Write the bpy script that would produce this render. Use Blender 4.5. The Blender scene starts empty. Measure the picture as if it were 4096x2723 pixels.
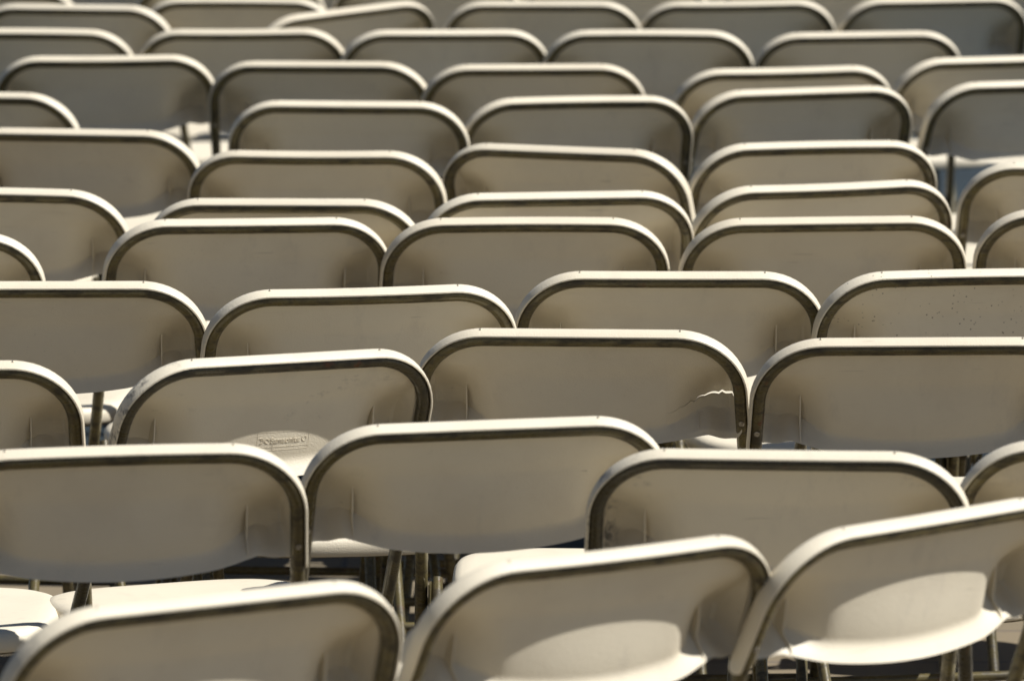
import bpy, bmesh, math, random
from mathutils import Vector, Matrix
random.seed(7)
R = math.radians
scene = bpy.context.scene
col = scene.collection

# ------------------------------------------------------------------ camera
PITCH = R(7.211)
CAM_Z = 1.92
cam_d = bpy.data.cameras.new('camera')
cam_d.sensor_width = 36.0
cam_d.lens = 228.9
cam_d.clip_start, cam_d.clip_end = 0.1, 2000.0
cam_d.dof.use_dof = True
cam_d.dof.focus_distance = 9.3
cam_d.dof.aperture_fstop = 9.0
cam = bpy.data.objects.new('camera', cam_d)
cam.location = (0, 0, CAM_Z)
cam.rotation_euler = (math.pi / 2 - PITCH, 0, 0)
col.objects.link(cam)
scene.camera = cam

# ------------------------------------------------------------------ light
SUN_EL, SUN_AZ = R(52), R(-11)      # azimuth from camera right (+x) towards +y
sx, sy, sz = math.cos(SUN_EL) * math.cos(SUN_AZ), math.cos(SUN_EL) * math.sin(SUN_AZ), math.sin(SUN_EL)
world = bpy.data.worlds.new('World')
scene.world = world
world.use_nodes = True
nt = world.node_tree
nt.nodes.clear()
wo = nt.nodes.new('ShaderNodeOutputWorld')
bg = nt.nodes.new('ShaderNodeBackground')
sky = nt.nodes.new('ShaderNodeTexSky')
sky.sky_type = 'NISHITA'
sky.sun_disc = False
sky.sun_elevation = SUN_EL
sky.dust_density = 0.0
sky.air_density = 0.7
sky.altitude = 1500.0
sky.sun_rotation = math.atan2(sx, sy)
bg.inputs['Strength'].default_value = 0.05
nt.links.new(sky.outputs[0], bg.inputs['Color'])
nt.links.new(bg.outputs[0], wo.inputs['Surface'])
sun_d = bpy.data.lights.new('sun', 'SUN')
sun_d.energy = 5.0
sun_d.angle = R(0.5)
sun_d.color = (1.0, 0.985, 0.97)
sun = bpy.data.objects.new('sun', sun_d)
sun.rotation_euler = Vector((sx, sy, sz)).to_track_quat('Z', 'Y').to_euler()
sun.location = (4, 6, 9)
col.objects.link(sun)
scene.view_settings.view_transform = 'Standard'
scene.view_settings.look = 'None'
scene.view_settings.exposure = 0.47
scene.view_settings.gamma = 1.0

# ------------------------------------------------------------------ materials
class NT:
    def __init__(s, name):
        s.m = bpy.data.materials.new(name); s.m.use_nodes = True
        s.t = s.m.node_tree; s.t.nodes.clear()
        s.out = s.n('ShaderNodeOutputMaterial'); s.b = s.n('ShaderNodeBsdfPrincipled')
        s.l(s.b.outputs[0], s.out.inputs['Surface'])
    def n(s, k, **kw):
        x = s.t.nodes.new(k)
        for a, v in kw.items(): setattr(x, a, v)
        return x
    def l(s, a, b): s.t.links.new(a, b)
    def setv(s, sock, v):
        if hasattr(v, 'node'): s.l(v, sock)
        else: sock.default_value = v
    def math(s, op, a, b=0.0, clamp=False):
        x = s.n('ShaderNodeMath', operation=op); x.use_clamp = clamp
        s.setv(x.inputs[0], a); s.setv(x.inputs[1], b)
        return x.outputs[0]
    def mix(s, f, a, b, mode='MIX'):
        x = s.n('ShaderNodeMix', data_type='RGBA', blend_type=mode)
        s.setv(x.inputs[0], f); s.setv(x.inputs[6], a); s.setv(x.inputs[7], b)
        return x.outputs[2]
    def noise(s, vec, scale, detail=3, rough=0.55, dist=0.0):
        x = s.n('ShaderNodeTexNoise'); s.l(vec, x.inputs['Vector'])
        x.inputs['Scale'].default_value = scale; x.inputs['Detail'].default_value = detail
        x.inputs['Roughness'].default_value = rough; x.inputs['Distortion'].default_value = dist
        return x.outputs['Fac']
    def ramp(s, f, lo, hi):
        x = s.n('ShaderNodeMapRange'); x.interpolation_type = 'SMOOTHSTEP'
        s.l(f, x.inputs['Value']); x.inputs['From Min'].default_value = lo; x.inputs['From Max'].default_value = hi
        return x.outputs['Result']
    def coords(s, scale=(1, 1, 1)):
        tc = s.n('ShaderNodeTexCoord'); oi = s.n('ShaderNodeObjectInfo')
        s.oi = oi
        off = s.math('MULTIPLY', oi.outputs['Random'], 37.0)
        a = s.n('ShaderNodeVectorMath', operation='ADD'); s.l(tc.outputs['Object'], a.inputs[0]); s.l(off, a.inputs[1])
        s.vec = a.outputs[0]
        return s.vec
    def stretch(s, vec, sc, rot=(0, 0, 0)):
        m = s.n('ShaderNodeMapping'); s.l(vec, m.inputs['Vector']); m.inputs['Scale'].default_value = sc
        m.inputs['Rotation'].default_value = rot
        return m.outputs[0]
    def bump(s, h, strength, dist):
        x = s.n('ShaderNodeBump'); x.inputs['Strength'].default_value = strength; x.inputs['Distance'].default_value = dist
        s.l(h, x.inputs['Height']); s.l(x.outputs[0], s.b.inputs['Normal'])
        return x

def make_plastic():
    k = NT('beige_moulded_plastic'); v = k.coords()
    tint = k.mix(k.oi.outputs['Random'], (0.64, 0.565, 0.42, 1), (0.69, 0.62, 0.475, 1))
    cloudy = k.ramp(k.noise(v, 9, 4, 0.6), 0.42, 0.72)
    c = k.mix(k.math('MULTIPLY', cloudy, 0.22), tint, (0.50, 0.42, 0.31, 1))
    smear = k.ramp(k.noise(k.stretch(v, (6, 30, 45), (0, 0.5, 0.3)), 1.0, 4, 0.6), 0.60, 0.80)
    c = k.mix(k.math('MULTIPLY', smear, 0.16), c, (0.36, 0.29, 0.20, 1))
    # thin dark scratches
    scr = k.noise(k.stretch(v, (9, 120, 260), (0, 0.35, 0)), 1.0, 2, 0.5)
    scr = k.math('MULTIPLY', k.ramp(scr, 0.70, 0.76), k.ramp(k.noise(v, 14, 2), 0.50, 0.62))
    c = k.mix(k.math('MULTIPLY', scr, 0.45), c, (0.20, 0.16, 0.11, 1))
    # mould speckles, amount in the object's colour (green)
    vo = k.n('ShaderNodeTexVoronoi'); k.l(v, vo.inputs['Vector']); vo.inputs['Scale'].default_value = 120
    sep = k.n('ShaderNodeSeparateColor'); k.l(k.oi.outputs['Color'], sep.inputs[0])
    dots = k.math('SUBTRACT', 1.0, k.ramp(vo.outputs['Distance'], 0.06, 0.20))
    dots = k.math('MULTIPLY', dots, k.ramp(k.noise(v, 30, 2), 0.44, 0.58))
    c = k.mix(k.math('MULTIPLY', dots, sep.outputs[1]), c, (0.08, 0.06, 0.04, 1))
    # black rubbed scuffs, amount in red
    sc2 = k.math('MULTIPLY', k.ramp(k.noise(k.stretch(v, (30, 30, 60)), 1.0, 5, 0.75), 0.56, 0.68), k.ramp(k.noise(v, 7, 1), 0.50, 0.62))
    tc = k.n('ShaderNodeTexCoord'); xyz = k.n('ShaderNodeSeparateXYZ'); k.l(tc.outputs['Object'], xyz.inputs[0])
    bend = k.ramp(k.math('MULTIPLY', xyz.outputs[0], -1.0), 0.190, 0.212)
    sc3 = k.ramp(k.noise(k.stretch(v, (70, 70, 45), (0, 0.7, 0)), 1.0, 5, 0.75), 0.50, 0.62)
    c = k.mix(k.math('MULTIPLY', k.math('MULTIPLY', sc3, bend), k.math('MULTIPLY', sep.outputs[0], 0.75)), c, (0.05, 0.05, 0.055, 1))
    c = k.mix(k.math('MULTIPLY', sc2, k.math('MULTIPLY', sep.outputs[0], 0.3)), c, (0.10, 0.09, 0.08, 1))
    # grey rub marks and water stains
    wst = k.math('MULTIPLY', k.ramp(k.noise(k.stretch(v, (18, 18, 7)), 1.0, 5, 0.7), 0.55, 0.72), 0.22)
    c = k.mix(wst, c, (0.42, 0.38, 0.31, 1))
    k.l(c, k.b.inputs['Base Color'])
    k.b.inputs['Roughness'].default_value = 0.48
    k.b.inputs['Specular IOR Level'].default_value = 0.4
    g = k.noise(k.stretch(v, (1, 1, 1)), 430, 3, 0.6)
    k.bump(g, 0.55, 0.0010)
    return k.m

def make_steel():
    k = NT('painted_steel_tube'); v = k.coords()
    c = k.mix(k.oi.outputs['Random'], (0.105, 0.084, 0.034, 1), (0.15, 0.122, 0.052, 1))
    d = k.ramp(k.noise(k.stretch(v, (22, 95, 60)), 1.0, 5, 0.72), 0.42, 0.64)
    c = k.mix(k.math('MULTIPLY', d, 0.75), c, (0.026, 0.019, 0.012, 1))
    sep = k.n('ShaderNodeSeparateColor'); k.l(k.oi.outputs['Color'], sep.inputs[0])
    c = k.mix(k.math('MULTIPLY', sep.outputs[0], 0.6), c, (0.02, 0.018, 0.014, 1))
    rust = k.math('MULTIPLY', k.ramp(k.noise(v, 55, 5, 0.7), 0.58, 0.68), k.ramp(k.noise(v, 8, 2), 0.50, 0.65))
    c = k.mix(k.math('MULTIPLY', rust, 0.8), c, (0.10, 0.036, 0.014, 1))
    k.l(c, k.b.inputs['Base Color'])
    k.b.inputs['Metallic'].default_value = 0.15
    k.l(k.math('ADD', k.math('MULTIPLY', d, 0.35), 0.26), k.b.inputs['Roughness'])
    k.bump(k.noise(v, 300, 3), 0.15, 0.0006)
    return k.m

def flat_mat(name, rgb, rough, metal=0.0):
    k = NT(name); v = k.coords()
    c = k.mix(k.ramp(k.noise(v, 80, 4), 0.35, 0.7), rgb + (1,), tuple(x * 0.6 for x in rgb) + (1,))
    k.l(c, k.b.inputs['Base Color']); k.b.inputs['Roughness'].default_value = rough; k.b.inputs['Metallic'].default_value = metal
    return k.m

def make_paving():
    k = NT('pale_stone_paving')
    tc = k.n('ShaderNodeTexCoord'); v = tc.outputs['Object']
    br = k.n('ShaderNodeTexBrick'); k.l(v, br.inputs['Vector'])
    br.offset = 0.5
    br.inputs['Scale'].default_value = 1.0
    br.inputs['Brick Width'].default_value = 0.62; br.inputs['Row Height'].default_value = 0.31
    br.inputs['Mortar Size'].default_value = 0.006; br.inputs['Mortar Smooth'].default_value = 0.3
    br.inputs['Color1'].default_value = (0.195, 0.152, 0.090, 1); br.inputs['Color2'].default_value = (0.165, 0.131, 0.078, 1)
    br.inputs['Mortar'].default_value = (0.11, 0.09, 0.07, 1)
    st = k.ramp(k.noise(v, 3.0, 6, 0.65), 0.42, 0.75)
    c = k.mix(k.math('MULTIPLY', st, 0.4), br.outputs['Color'], (0.12, 0.10, 0.066, 1))
    gr = k.noise(v, 160, 4, 0.7)
    c = k.mix(k.math('MULTIPLY', k.ramp(gr, 0.45, 0.75), 0.35), c, (0.19, 0.16, 0.13, 1))
    k.l(c, k.b.inputs['Base Color']); k.b.inputs['Roughness'].default_value = 0.85
    h = k.math('SUBTRACT', k.math('MULTIPLY', gr, 0.25), br.outputs['Fac'])
    k.bump(h, 0.6, 0.004)
    return k.m

PLASTIC, STEEL = make_plastic(), make_steel()
RUBBER = flat_mat('worn_rubber', (0.05, 0.045, 0.04), 0.7)
SCREW = flat_mat('dull_screw_metal', (0.36, 0.33, 0.28), 0.35, 0.8)
NYLON = flat_mat('white_nylon', (0.78, 0.77, 0.74), 0.4)
PAVING = make_paving()

# ------------------------------------------------------------------ mesh helpers
class MB:
    def __init__(s): s.v = []; s.f = []
    def grid(s, rows, close_u=False, close_v=False, flip=False):
        b = len(s.v); n = len(rows); m = len(rows[0])
        for r in rows: s.v += [tuple(p) for p in r]
        for i in range(n if close_v else n - 1):
            for j in range(m if close_u else m - 1):
                i2, j2 = (i + 1) % n, (j + 1) % m
                q = (b + i * m + j, b + i * m + j2, b + i2 * m + j2, b + i2 * m + j)
                s.f.append(q[::-1] if flip else q)
        return b
    def cap(s, idx, flip=False): s.f.append(tuple(idx[::-1] if flip else idx))
    def tube(s, pts, r, seg=14, squash=1.0):
        pts = [Vector(p) for p in pts]; n = len(pts)
        rows = []; up = None
        for i, p in enumerate(pts):
            t = (pts[min(i + 1, n - 1)] - pts[max(i - 1, 0)]).normalized()
            if up is None:
                a = Vector((0, 0, 1)) if abs(t.z) < 0.9 else Vector((0, 1, 0))
                up = (a - t * a.dot(t)).normalized()
            else: up = (up - t * up.dot(t)).normalized()
            sd = t.cross(up)
            rr = r[i] if isinstance(r, (list, tuple)) else r
            rows.append([p + (sd * math.cos(2 * math.pi * j / seg) * squash + up * math.sin(2 * math.pi * j / seg)) * rr for j in range(seg)])
        b = s.grid(rows, close_u=True)
        s.cap([b + j for j in range(seg)], True); e = b + (n - 1) * seg
        s.cap([e + j for j in range(seg)])
    def build(s, name, mat, parent=None, angle=38):
        me = bpy.data.meshes.new(name); bm = bmesh.new()
        vs = [bm.verts.new(p) for p in s.v]
        for f in s.f:
            try: bm.faces.new([vs[i] for i in f])
            except ValueError: pass
        bmesh.ops.remove_doubles(bm, verts=bm.verts, dist=1e-6)
        bmesh.ops.recalc_face_normals(bm, faces=bm.faces)
        for e in bm.edges:
            if len(e.link_faces) == 2: e.smooth = e.calc_face_angle(0) < R(angle)
        for f in bm.faces: f.smooth = True
        bm.to_mesh(me); bm.free(); me.materials.append(mat)
        o = bpy.data.objects.new(name, me); col.objects.link(o)
        if parent is not None: o.parent = parent
        return o

# ------------------------------------------------------------------ the chair
def sm(a, b, x):
    x = max(0.0, min(1.0, (x - a) / (b - a))); return x * x * (3 - 2 * x)
LEAN = R(26)
SL, CL = math.sin(LEAN), math.cos(LEAN)
HALF, BEND = 0.222, 0.088       # half width between tube centres, corner radius
RIM_Y, RIM_Z = -0.20, 0.80       # highest point of the backrest
TZ = RIM_Z - 0.0155              # tube centre at the top
SPLAY = 0.045
def half(t): return HALF + SPLAY * max(0.0, t - BEND)
WARP = (0, 0, 0, 0)
def P(s, t, n):
    a, b, c, d = WARP                # small bends and twists picked up in use
    k = 1 - sm(0.16, 0.40, t)
    n += (a * (s / HALF) * (t / 0.15) + b * math.cos(s / HALF * 2.1)) * k
    t += (c * s / HALF + d * math.cos(s / HALF * 1.7)) * k
    return P0(s, t, n)
def P0(s, t, n): return Vector((s, RIM_Y + t * SL - n * CL, TZ - t * CL - n * SL))
T_FLOOR = TZ / CL
def rim_path(t_end, nb=14, ns=8):
    """points (s, t) and outward directions round the inverted U from left end to right end"""
    out = []
    for i in range(ns):
        t = t_end + (BEND - t_end) * i / ns
        out.append((-half(t), t, -1.0, 0.0))
    for i in range(nb + 1):
        a = math.pi / 2 * i / nb
        out.append((-HALF + BEND - BEND * math.cos(a), BEND - BEND * math.sin(a), -math.cos(a), -math.sin(a)))
    for i in range(1, 9):
        x = (HALF - BEND) * (-1 + 2 * i / 9)
        out.append((x, 0.0, 0.0, -1.0))
    left = out[:ns + nb + 1]
    out += [(-s, t, -os, ot) for (s, t, os, ot) in reversed(left)]
    return out

T_RIM = 0.158
def t_top(s):
    a = abs(s) - (HALF - BEND)
    if a <= 0: return 0.0
    return BEND - math.sqrt(max(0.0, BEND * BEND - a * a))
def t_bot(s):
    q = min(1.0, abs(s) / HALF)
    w = (q - 0.78) / 0.22
    base = 0.147 + 0.010 * max(0.0, 1 - (q / 0.80) ** 2)
    if w <= 0: return base
    return base + 0.0085 * math.sin(math.pi * min(1, w * 0.92)) ** 1.3 - 0.010 * max(0, w - 0.75) ** 2 * 16
def hollow_at(q, t): return sm(0.50, 0.84, q) * (1 - sm(0.92, 1.0, q)) * sm(0.04, 0.12, t)
def panel_n(s, t):
    q = min(1.0, abs(s) / HALF)
    dome = max(0.0, 1 - (q / 0.93) ** 2) ** 1.15 * (0.28 * sm(0.010, 0.055, t) + 0.72 * sm(0.03, 0.16, t))
    tb = t_bot(s); w = max(0.0, (t - (tb - 0.0165)) / 0.0165)
    return -0.0036 - 0.0082 * sm(0.015, 0.065, t) + 0.033 * dome - 0.042 * hollow_at(q, t) * (1 - 0.75 * min(1.0, w * 1.3)) + 0.0165 * w ** 1.18

def panel_patch(mb, ss, ta, tb, off=lambda s, t: 0.0, nr=34, th=0.0032):
    back, front = [], []
    for s in ss:
        a, b = ta(s), tb(s)
        rb, rf = [], []
        for i in range(nr + 1):
            t = a + (b - a) * i / nr
            k = half(t) / HALF
            n = panel_n(s, t) + off(s, t)
            rb.append(P(s * k, t, n)); rf.append(P(s * k, t, n - th))
        back.append(rb); front.append(rf)
    ring = [b + f[::-1] for b, f in zip(back, front)]
    st = mb.grid(ring, close_u=True)
    m = 2 * (nr + 1)
    h = nr + 1
    for base, fl in ((st, False), (st + (len(ss) - 1) * m, True)):
        for i in range(nr):
            mb.cap([base + i, base + i + 1, base + m - 2 - i, base + m - 1 - i], fl)

def backrest_mesh(cracked=False):
    mb = MB()
    # rim wrapped round the tube
    prof = [(0.0094, 0.0094), (0.0112, 0.0086), (0.0124, 0.0045), (0.0128, -0.0020), (0.0126, -0.0075), (0.0110, -0.0122), (0.0064, -0.0156), (0.0, -0.0166), (-0.006, -0.0166),
            (-0.006, -0.0136), (0.0, -0.0134), (0.0052, -0.0124), (0.0088, -0.0098), (0.0101, -0.0056), (0.0104, -0.0010), (0.0101, 0.0048), (0.0084, 0.0076)]
    path = rim_path(T_RIM)
    rows = []
    for k, (s, t, os_, ot) in enumerate(path):
        rows.append([P(s + o * os_, t + o * ot, n) for o, n in prof])
    # rounded tabs at the two lower ends
    for sgn, at in ((-1, 0), (1, -1)):
        ext = []
        for d, sc in ((0.004, 0.93), (0.0075, 0.75), (0.0095, 0.45)):
            s, t = sgn * half(T_RIM + d), T_RIM + d
            mid = (-0.004)
            ext.append([P(s + sgn * (0.0105 + (o - 0.0105) * 1.0), t, mid + (n - mid) * sc) for o, n in prof])
        if at == 0:
            rows = ext[::-1] + rows
        else: rows = rows + ext
    b = mb.grid(rows, close_u=True); m = len(prof)
    mb.cap([b + j for j in range(m)], True); mb.cap([b + (len(rows) - 1) * m + j for j in range(m)])
    # mould nubs on the rim where the bends begin
    for x in (-(HALF - BEND) - 0.004, HALF - BEND + 0.006):
        rows = []
        for i, (z, r) in enumerate(((0.011, 0.0022), (0.0136, 0.0017), (0.0146, 0.0005))):
            rows.append([P(x + r * math.cos(a * math.pi / 4), -z, -0.006 + r * math.sin(a * math.pi / 4)) for a in range(8)])
        mb.grid(rows, close_u=True)
    # panel
    N = 60
    if not cracked:
        panel_patch(mb, [HALF * math.sin(math.pi / 2 * (-1 + 2 * i / N)) for i in range(N + 1)], t_top, t_bot)
    else:
        s0 = 0.118
        A = [-HALF + (HALF + s0) * i / 48 for i in range(49)]
        B = [s0 + (HALF - s0) * i / 22 for i in range(23)]
        jag = lambda s: 0.119 - 0.004 * math.sin((s - s0) * 30) + 0.0016 * math.sin(s * 900) + 0.0011 * math.sin(s * 2100 + 1)
        gap = lambda s: 0.0012 * min(1, (s - s0) / 0.06)
        panel_patch(mb, A, t_top, t_bot)
        panel_patch(mb, B, t_top, lambda s: max(t_top(s) + 0.004, jag(s)))
        panel_patch(mb, B, lambda s: jag(s) + gap(s) * 0.5, lambda s: t_bot(s) + 0.004 * (s - s0) / 0.1, off=lambda s, t: 0.009 * hollow_at(s / HALF, t) * (1 - 0.75 * sm(0.135, 0.148, t)) - 0.005 * sm(s0, s0 + 0.05, s) * (1 - sm(jag(s), jag(s) + 0.03, t)) + 0.004 * sm(s0, HALF, s))
    # two stiffening ribs near the lower corners
    for sg in (-1, 1):
        s = sg * 0.163
        rb = []
        tbm = t_bot(s)
        for i in range(9):
            t = 0.094 + (tbm - 0.096) * i / 8
            hgt = 0.016 * math.sin(math.pi / 2 * min(1, (i + 0.2) / 5)) * (1 if i < 7 else 0.8)
            n = panel_n(s, t)
            if cracked and sg > 0 and t < 0.128: continue
            top = min(n + hgt, max(n + 0.001, panel_n(s, tbm) - 0.001))
            rb.append([P(s - 0.0011, t, n - 0.002), P(s - 0.0009, t, top), P(s + 0.0009, t, top), P(s + 0.0011, t, n - 0.002)])
        b = mb.grid(rb, close_u=True)
        e = b + 4 * (len(rb) - 1)
        mb.cap([b, b + 1, b + 2, b + 3]); mb.cap([e + j for j in range(4)])
    return mb

def seat_mesh():
    mb = MB(); N = 72
    yc, hx, hy = 0.072, 0.199, 0.182
    def outline(a, k):
        c, s = math.cos(a), math.sin(a)
        e = 2 / 3.6
        x = math.copysign(abs(c) ** e, c) * hx; y = math.copysign(abs(s) ** e, s) * hy
        x *= 1 + 0.05 * (y / hy)
        return x * k, y * k
    def z0(x, y): return 0.421 + 0.016 * y - 0.010 * math.exp(-((x / 0.12) ** 2 + ((y + 0.03) / 0.12) ** 2))
    ringspec = [(0.03, 0), (0.2, 0), (0.4, 0), (0.6, 0), (0.75, 0), (0.86, 0), (0.93, -0.0012), (0.97, -0.004), (0.995, -0.010), (1.0, -0.017), (0.998, -0.027), (0.985, -0.031), (0.965, -0.031), (0.955, -0.024), (0.95, -0.014), (0.6, -0.009), (0.03, -0.009)]
    rows = []
    for k, dz in ringspec:
        r = []
        for j in range(N):
            x, y = outline(2 * math.pi * j / N, k)
            r.append((x, yc + y, z0(x, y) + dz))
        rows.append(r)
    b = mb.grid(rows, close_u=True)
    mb.cap([b + j for j in range(N)]); mb.cap([b + (len(rows) - 1) * N + j for j in range(N)])
    return mb

def post_pt(sgn, t): return P(sgn * half(t), t, 0.0)
T_HINGE = 0.46
def make_chair(warp):
    global WARP
    WARP = warp
    root = bpy.data.objects.new('folding_chair', None); col.objects.link(root)
    root.empty_display_size = 0.2
    parts = {}
    parts['backrest'] = backrest_mesh().build('backrest', PLASTIC, root)
    # inverted U frame
    mb = MB()
    pts = [P(s, t, 0) for s, t, _, _ in rim_path(T_HINGE, 14, 14)]
    mb.tube(pts, 0.0092, 16)
    fr = mb.build('back_frame', STEEL, root)
    for sg in (-1, 1):       # screws fixing the shell to the posts
        mb = MB(); t = 0.131
        rows = []
        for n, r in ((0.0085, 0.0042), (0.0102, 0.0040), (0.0108, 0.0028), (0.0103, 0.0012), (0.0098, 0.0003)):
            rows.append([P(sg * half(t) + r * math.cos(a * math.pi / 6), t + r * math.sin(a * math.pi / 6), n) for a in range(12)])
        mb.grid(rows, close_u=True)
        mb.build('screw', SCREW, fr)
    for sg in (-1, 1):
        mb = MB()
        mb.tube([post_pt(sg, T_HINGE + (T_FLOOR - 0.022 - T_HINGE) * i / 4) for i in range(5)], 0.0092, 14)
        lg = mb.build('front_leg', STEEL, root)
        mb = MB(); a, b = post_pt(sg, T_FLOOR - 0.04), post_pt(sg, T_FLOOR - 0.006)
        mb.tube([a, a.lerp(b, 0.5), Vector((b.x, b.y, 0.002))], [0.0112, 0.012, 0.0125], 14)
        mb.build('foot_cap', RUBBER, lg)
        # rear leg: pivots on the post below the seat and runs back to the floor
        piv = post_pt(sg, 0.43); piv.x -= sg * 0.021; piv.y += 0.015; piv.z += 0.005
        ft = Vector((sg * 0.196, -0.235, 0.0))
        top = piv + (piv - ft).normalized() * 0.012
        mb = MB()
        mb.tube([top.lerp(ft, i / 6 * 0.965) for i in range(7)], 0.0088, 14)
        lg = mb.build('rear_leg', STEEL, root)
        mb = MB()
        mb.tube([top.lerp(ft, 0.945), top.lerp(ft, 0.97), Vector((ft.x, ft.y, 0.002))], [0.0108, 0.0116, 0.0125], 14)
        mb.build('foot_cap', RUBBER, lg)
        # hinge bracket joining post, leg and seat
        mb = MB()
        q = post_pt(sg, 0.425)
        c0 = Vector((sg * (abs(q.x) - 0.0115), q.y, q.z - 0.022))
        ring = [(-0.020, 0.030), (0.018, 0.030), (0.075, 0.022), (0.085, 0.012), (0.075, 0.002), (0.02, -0.022), (0.0, -0.030), (-0.016, -0.022), (-0.022, 0.0)]
        A = [c0 + Vector((0, y, z)) for y, z in ring]; B = [p - Vector((sg * 0.0025, 0, 0)) for p in A]
        b = mb.grid([A, B], close_u=True); mb.cap([b + i for i in range(9)]); mb.cap([b + 9 + i for i in range(9)])
        mb.build('hinge_bracket', STEEL, root)
    def bar(name, a, b, r):
        mb = MB(); mb.tube([a.lerp(b, i / 4) for i in range(5)], r, 12); mb.build(name, STEEL, root)
    a, b = post_pt(-1, 0.735), post_pt(1, 0.735); bar('front_stretcher', a, b, 0.0078)
    zf = 0.13; k = (0.40 - zf) / 0.40
    ft = Vector((0.196, -0.235, 0)); pv = post_pt(1, 0.43); pv.x -= 0.021; pv.y += 0.015; pv.z += 0.005
    m = ft.lerp(pv, zf / pv.z); bar('rear_stretcher', Vector((-m.x, m.y, m.z)), m, 0.0075)
    seat = seat_mesh().build('seat', PLASTIC, root, 50)
    # steel frame under the seat
    mb = MB()
    loop = []
    for j in range(41):
        a = 2 * math.pi * j / 40
        c, s = math.cos(a), math.sin(a); e = 2 / 3.8
        loop.append((math.copysign(abs(c) ** e, c) * 0.183, 0.072 + math.copysign(abs(s) ** e, s) * 0.164, 0.393 + 0.016 * math.copysign(abs(s) ** e, s) * 0.164))
    mb.tube(loop, 0.0085, 10)
    mb.build('seat_frame', STEEL, root)
    return root

def copy_tree(o, parent=None, repl=None):
    c = o.copy(); col.objects.link(c)
    if parent is not None: c.parent = parent
    if repl and o.name.split('.')[0] in repl: c.data = repl[o.name.split('.')[0]]
    for ch in list(o.children): copy_tree(ch, c, repl)
    return c

# ------------------------------------------------------------------ ground
def pavement():
    mb = MB()
    mb.grid([[(-300, -300, 0), (300, -300, 0)], [(-300, 400, 0), (300, 400, 0)]])
    o = mb.build('pavement', PAVING); o['kind'] = 'structure'
    o['label'] = 'pale stone paving in sun and shade under the chairs'
    return o
pavement()
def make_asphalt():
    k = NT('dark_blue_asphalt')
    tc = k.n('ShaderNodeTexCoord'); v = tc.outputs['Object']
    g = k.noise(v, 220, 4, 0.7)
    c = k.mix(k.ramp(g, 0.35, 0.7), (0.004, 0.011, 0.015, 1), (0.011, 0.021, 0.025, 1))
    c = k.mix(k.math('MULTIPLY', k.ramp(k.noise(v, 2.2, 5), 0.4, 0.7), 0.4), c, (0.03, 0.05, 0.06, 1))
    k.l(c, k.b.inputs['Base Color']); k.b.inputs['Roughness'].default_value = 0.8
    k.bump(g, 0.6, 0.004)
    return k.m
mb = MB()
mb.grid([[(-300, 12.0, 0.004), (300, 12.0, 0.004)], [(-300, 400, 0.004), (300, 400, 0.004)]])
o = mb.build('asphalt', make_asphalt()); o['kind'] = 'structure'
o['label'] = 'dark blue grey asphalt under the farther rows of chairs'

# ------------------------------------------------------------------ where the chairs stand
CH = [  # row from the front, x, y (metres), turn and tilt (degrees)
 ('A', -0.395, 6.923, 29, 1), ('A', 0.000, 7.214, 34, 0), ('A', 0.366, 7.467, 40, 1.7),
 ('B', -0.500, 8.018, 9, 0.6), ('B', -0.053, 8.259, 9, 0.6), ('B', 0.330, 7.994, -2, 0), ('B', 0.777, 8.072, 0, 0),
 ('C', -0.821, 8.825, 4, 0), ('C', -0.399, 8.884, 26.5, -0.4), ('C', 0.108, 9.176, -4, 0), ('C', 0.563, 9.085, 0, 0),
 ('D', -0.687, 9.746, 1, 0), ('D', -0.249, 9.678, 9, 0), ('D', 0.229, 9.873, 3, 0), ('D', 0.650, 9.881, 11, 0),
 ('E', -0.973, 10.403, 0, 0), ('E', -0.455, 10.611, 10, 0), ('E', 0.010, 10.614, 4, 0), ('E', 0.492, 10.640, 4, 0), ('E', 0.990, 10.760, 0, 0),
 ('F', -0.857, 11.077, -6, 0), ('F', -0.365, 10.923, -5, 0), ('F', 0.049, 11.026, 9, 0), ('F', 0.482, 11.178, 16, 0), ('F', 1.016, 11.522, 0, 0),
 ('G', -0.773, 12.152, -10, 0), ('G', -0.327, 11.747, -8, 0), ('G', 0.148, 11.812, -18, 0), ('G', 0.505, 11.889, 14, 0),
 ('H', -1.042, 12.936, -12, 0), ('H', -0.316, 12.730, 0, 0), ('H', 0.089, 12.810, 13, 0), ('H', 0.524, 13.020, 17, 0), ('H', 0.995, 13.189, 18, 0),
 ('I', -0.854, 13.812, 0, 0), ('I', -0.379, 13.658, -7, 0), ('I', 0.036, 13.583, 3, 0), ('I', 0.528, 13.517, 10, 0), ('I', 0.937, 13.762, 24, 0),
 ('J', -1.052, 14.499, -3, 0), ('J', -0.590, 14.523, -2, 0), ('J', -0.171, 14.485, 8, 0), ('J', 0.297, 14.462, 1, 0), ('J', 0.738, 14.437, 7, 0),
 ('K', -0.983, 15.228, -10, 0), ('K', -0.635, 15.422, -2, 0), ('K', -0.418, 15.168, 28, 4.2), ('K', 0.071, 15.339, 0, 0), ('K', 0.516, 15.367, 3, 0), ('K', 0.957, 15.459, 14, 0.5),
 ('L', -1.264, 15.732, 0, 0), ('L', -0.689, 16.040, 0, 0), ('L', -0.206, 16.055, 0, 0), ('L', 0.252, 16.055, 0, 0), ('L', 0.733, 16.101, 0, 0), ('L', 1.199, 16.101, 0, 0),
 ('M', -1.072, 16.858, 0, 0), ('M', -0.584, 16.892, 0, 0), ('M', -0.105, 16.892, 0, 0), ('M', 0.379, 16.892, 0, 0), ('M', 0.865, 16.925, 0, 0), ('M', 1.345, 16.925, 0, 0),
]
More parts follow.
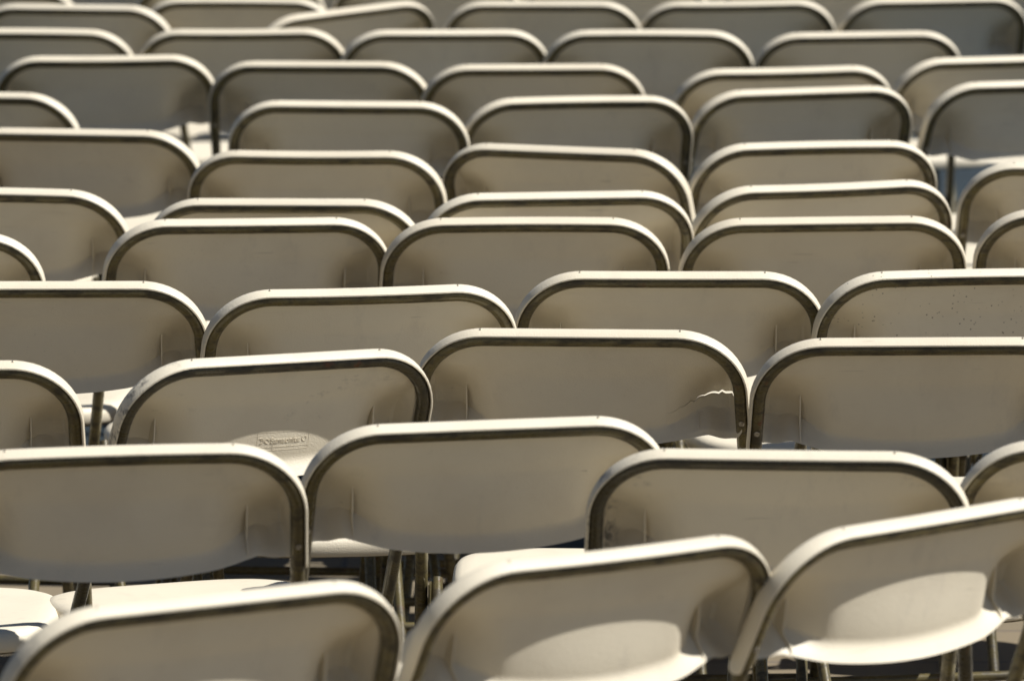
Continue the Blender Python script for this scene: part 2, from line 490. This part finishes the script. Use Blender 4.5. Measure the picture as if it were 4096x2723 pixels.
WARPS = [(0.0, 0.0, 0.0, 0.0), (0.004, 0.002, 0.0022, -0.0012), (-0.004, -0.002, -0.0016, 0.0016), (0.002, 0.003, -0.0024, 0.0004), (-0.002, -0.001, 0.0010, -0.0020)]
protos = {}
GROUP = 'beige folding chairs set out in loose rows'
ORD = 'first second third fourth fifth sixth seventh eighth ninth tenth eleventh twelfth thirteenth'.split()
SPECIAL = {
 'A1': 'front row beige folding chair at the bottom left, turned to the right',
 'A2': 'middle beige folding chair of the front row, sunlight on its lower back',
 'A3': 'front row beige folding chair at the bottom right, large sunlit patch on its back',
 'B3': 'beige folding chair with dark scuffs on its left rim bend, behind the front middle chair',
 'C2': 'beige folding chair with raised lettering in a sunlit patch on its back',
 'C3': 'beige folding chair whose back has a cracked lower right corner',
 'D4': 'beige folding chair whose back is speckled with small dark spots',
 'K3': 'beige folding chair tilted sideways in a far row, its rim sloping down leftwards',
}
chairs = {}
cnt = {}
for (row, px, py, yaw, roll) in CH:
    cnt[row] = cnt.get(row, 0) + 1
    key = row + str(cnt[row])
    wv = 0 if key in ('C2', 'C3') else (len(chairs) * 3 + len(chairs) // 5) % 5
    if wv in protos: o = copy_tree(protos[wv])
    else: o = protos[wv] = make_chair(WARPS[wv])
    chairs[key] = o
    M = Matrix.Rotation(R(yaw), 4, 'Z') @ Matrix.Rotation(R(-roll), 4, 'Y')
    o.location = (px, py, 0.0)
    o.rotation_euler = M.to_euler()
    rng = random.Random(key)
    o_col = (rng.choice((0.0, 0.03, 0.08, 0.15, 0.3)), rng.choice((0.0, 0.03, 0.0, 0.08, 0.15)), rng.random(), 1)
    if key in ('B3', 'C2'): o_col = (1.0, 0.04, 0.5, 1)
    if key == 'D4': o_col = (0.1, 0.9, 0.5, 1)
    for c in o.children_recursive: c.color = o_col
    o['category'] = 'folding chair'; o['group'] = GROUP
    o['label'] = SPECIAL.get(key) or 'beige folding chair, %s from the left in the %s row from the front' % (ORD[cnt[row] - 1], ORD[ord(row) - 65])

# ------------------------------------------------------------------ the torn backrest
def data_swap(key, mesh):
    for c in chairs[key].children:
        if c.name.split('.')[0] == 'backrest':
            c.data = mesh; return c
WARP = WARPS[0]
tmp = backrest_mesh(True).build('backrest', PLASTIC)
torn = data_swap('C3', tmp.data)
torn['label'] = 'cracked beige plastic backrest with its lower right corner torn loose'
bpy.data.objects.remove(tmp)

# ------------------------------------------------------------------ raised maker's mark
def embossed_mark(parent):
    mb = MB()
    s0, t0, H = 0.013, 0.113, 0.0006
    def pt(x, y, h): 
        s, t = s0 + x, t0 - y
        return P(s, t, panel_n(s, t) + h)
    def strip(poly, w, closed=False, hh=0.0005):
        n = len(poly); rows = []
        for i, (x, y) in enumerate(poly):
            a = poly[(i - 1) % n if closed else max(0, i - 1)]; b = poly[(i + 1) % n if closed else min(n - 1, i + 1)]
            dx, dy = b[0] - a[0], b[1] - a[1]; L = math.hypot(dx, dy) or 1
            ox, oy = -dy / L * w / 2, dx / L * w / 2
            rows.append([pt(x - ox, y - oy, -0.001), pt(x - ox * 0.7, y - oy * 0.7, hh), pt(x + ox * 0.7, y + oy * 0.7, hh), pt(x + ox, y + oy, -0.001)])
        mb.grid(rows, close_v=closed)
    W, Hh = 0.0385, 0.0125
    for a, b in (((-W, -Hh), (W, -Hh)), ((-W, Hh), (W, Hh)), ((-W, -Hh), (-W, Hh)), ((W, -Hh), (W, Hh)), ((-0.0155, -Hh), (-0.0155, -0.004)), ((-W, -0.0078), (W, -0.0078))):
        strip([(a[0] + (b[0] - a[0]) * i / 8, a[1] + (b[1] - a[1]) * i / 8) for i in range(9)], 0.0007, hh=0.00025)
    def arc(cx, cy, r, a0, a1, w): strip([(cx + r * math.cos(R(a0 + (a1 - a0) * i / 14)), cy + r * math.sin(R(a0 + (a1 - a0) * i / 14))) for i in range(15)], w)
    arc(-0.0335, 0.0015, 0.0037, -110, 130, 0.0012); arc(-0.0345, 0.0015, 0.0024, -60, 80, 0.0010)
    arc(-0.0252, 0.0012, 0.0028, 20, 210, 0.0008); arc(-0.0240, 0.0006, 0.0028, 190, 400, 0.0008)
    arc(0.0318, 0.0015, 0.0036, 150, 390, 0.0011); arc(0.0328, 0.0025, 0.0018, -60, 110, 0.0010)
    cu = bpy.data.curves.new('lettering', 'FONT'); cu.body = 'Samsonite'; cu.size = 0.0108; cu.offset = 0.00005; cu.align_x = 'CENTER'
    to = bpy.data.objects.new('lettering', cu); col.objects.link(to)
    bpy.context.view_layer.update()
    me = to.evaluated_get(bpy.context.evaluated_depsgraph_get()).to_mesh()
    bm = bmesh.new(); bm.from_mesh(me)
    ext = bmesh.ops.extrude_face_region(bm, geom=bm.faces[:])
    top = {v for v in ext['geom'] if isinstance(v, bmesh.types.BMVert)}
    bm.verts.ensure_lookup_table()
    base = len(mb.v); ix = {}
    for v in bm.verts:
        ix[v] = base + len(ix); mb.v.append(tuple(pt(v.co.x + 0.003, v.co.y - 0.0022, H if v in top else -0.001)))
    for f in bm.faces: mb.f.append(tuple(ix[v] for v in f.verts))
    bm.free(); to.to_mesh_clear(); bpy.data.objects.remove(to)
    o = mb.build('raised_lettering', PLASTIC, parent, 25)
    o['label'] = 'raised name and round marks in a thin rectangle on the backrest'
for c in chairs['C2'].children:
    if c.name.split('.')[0] == 'backrest': embossed_mark(c)
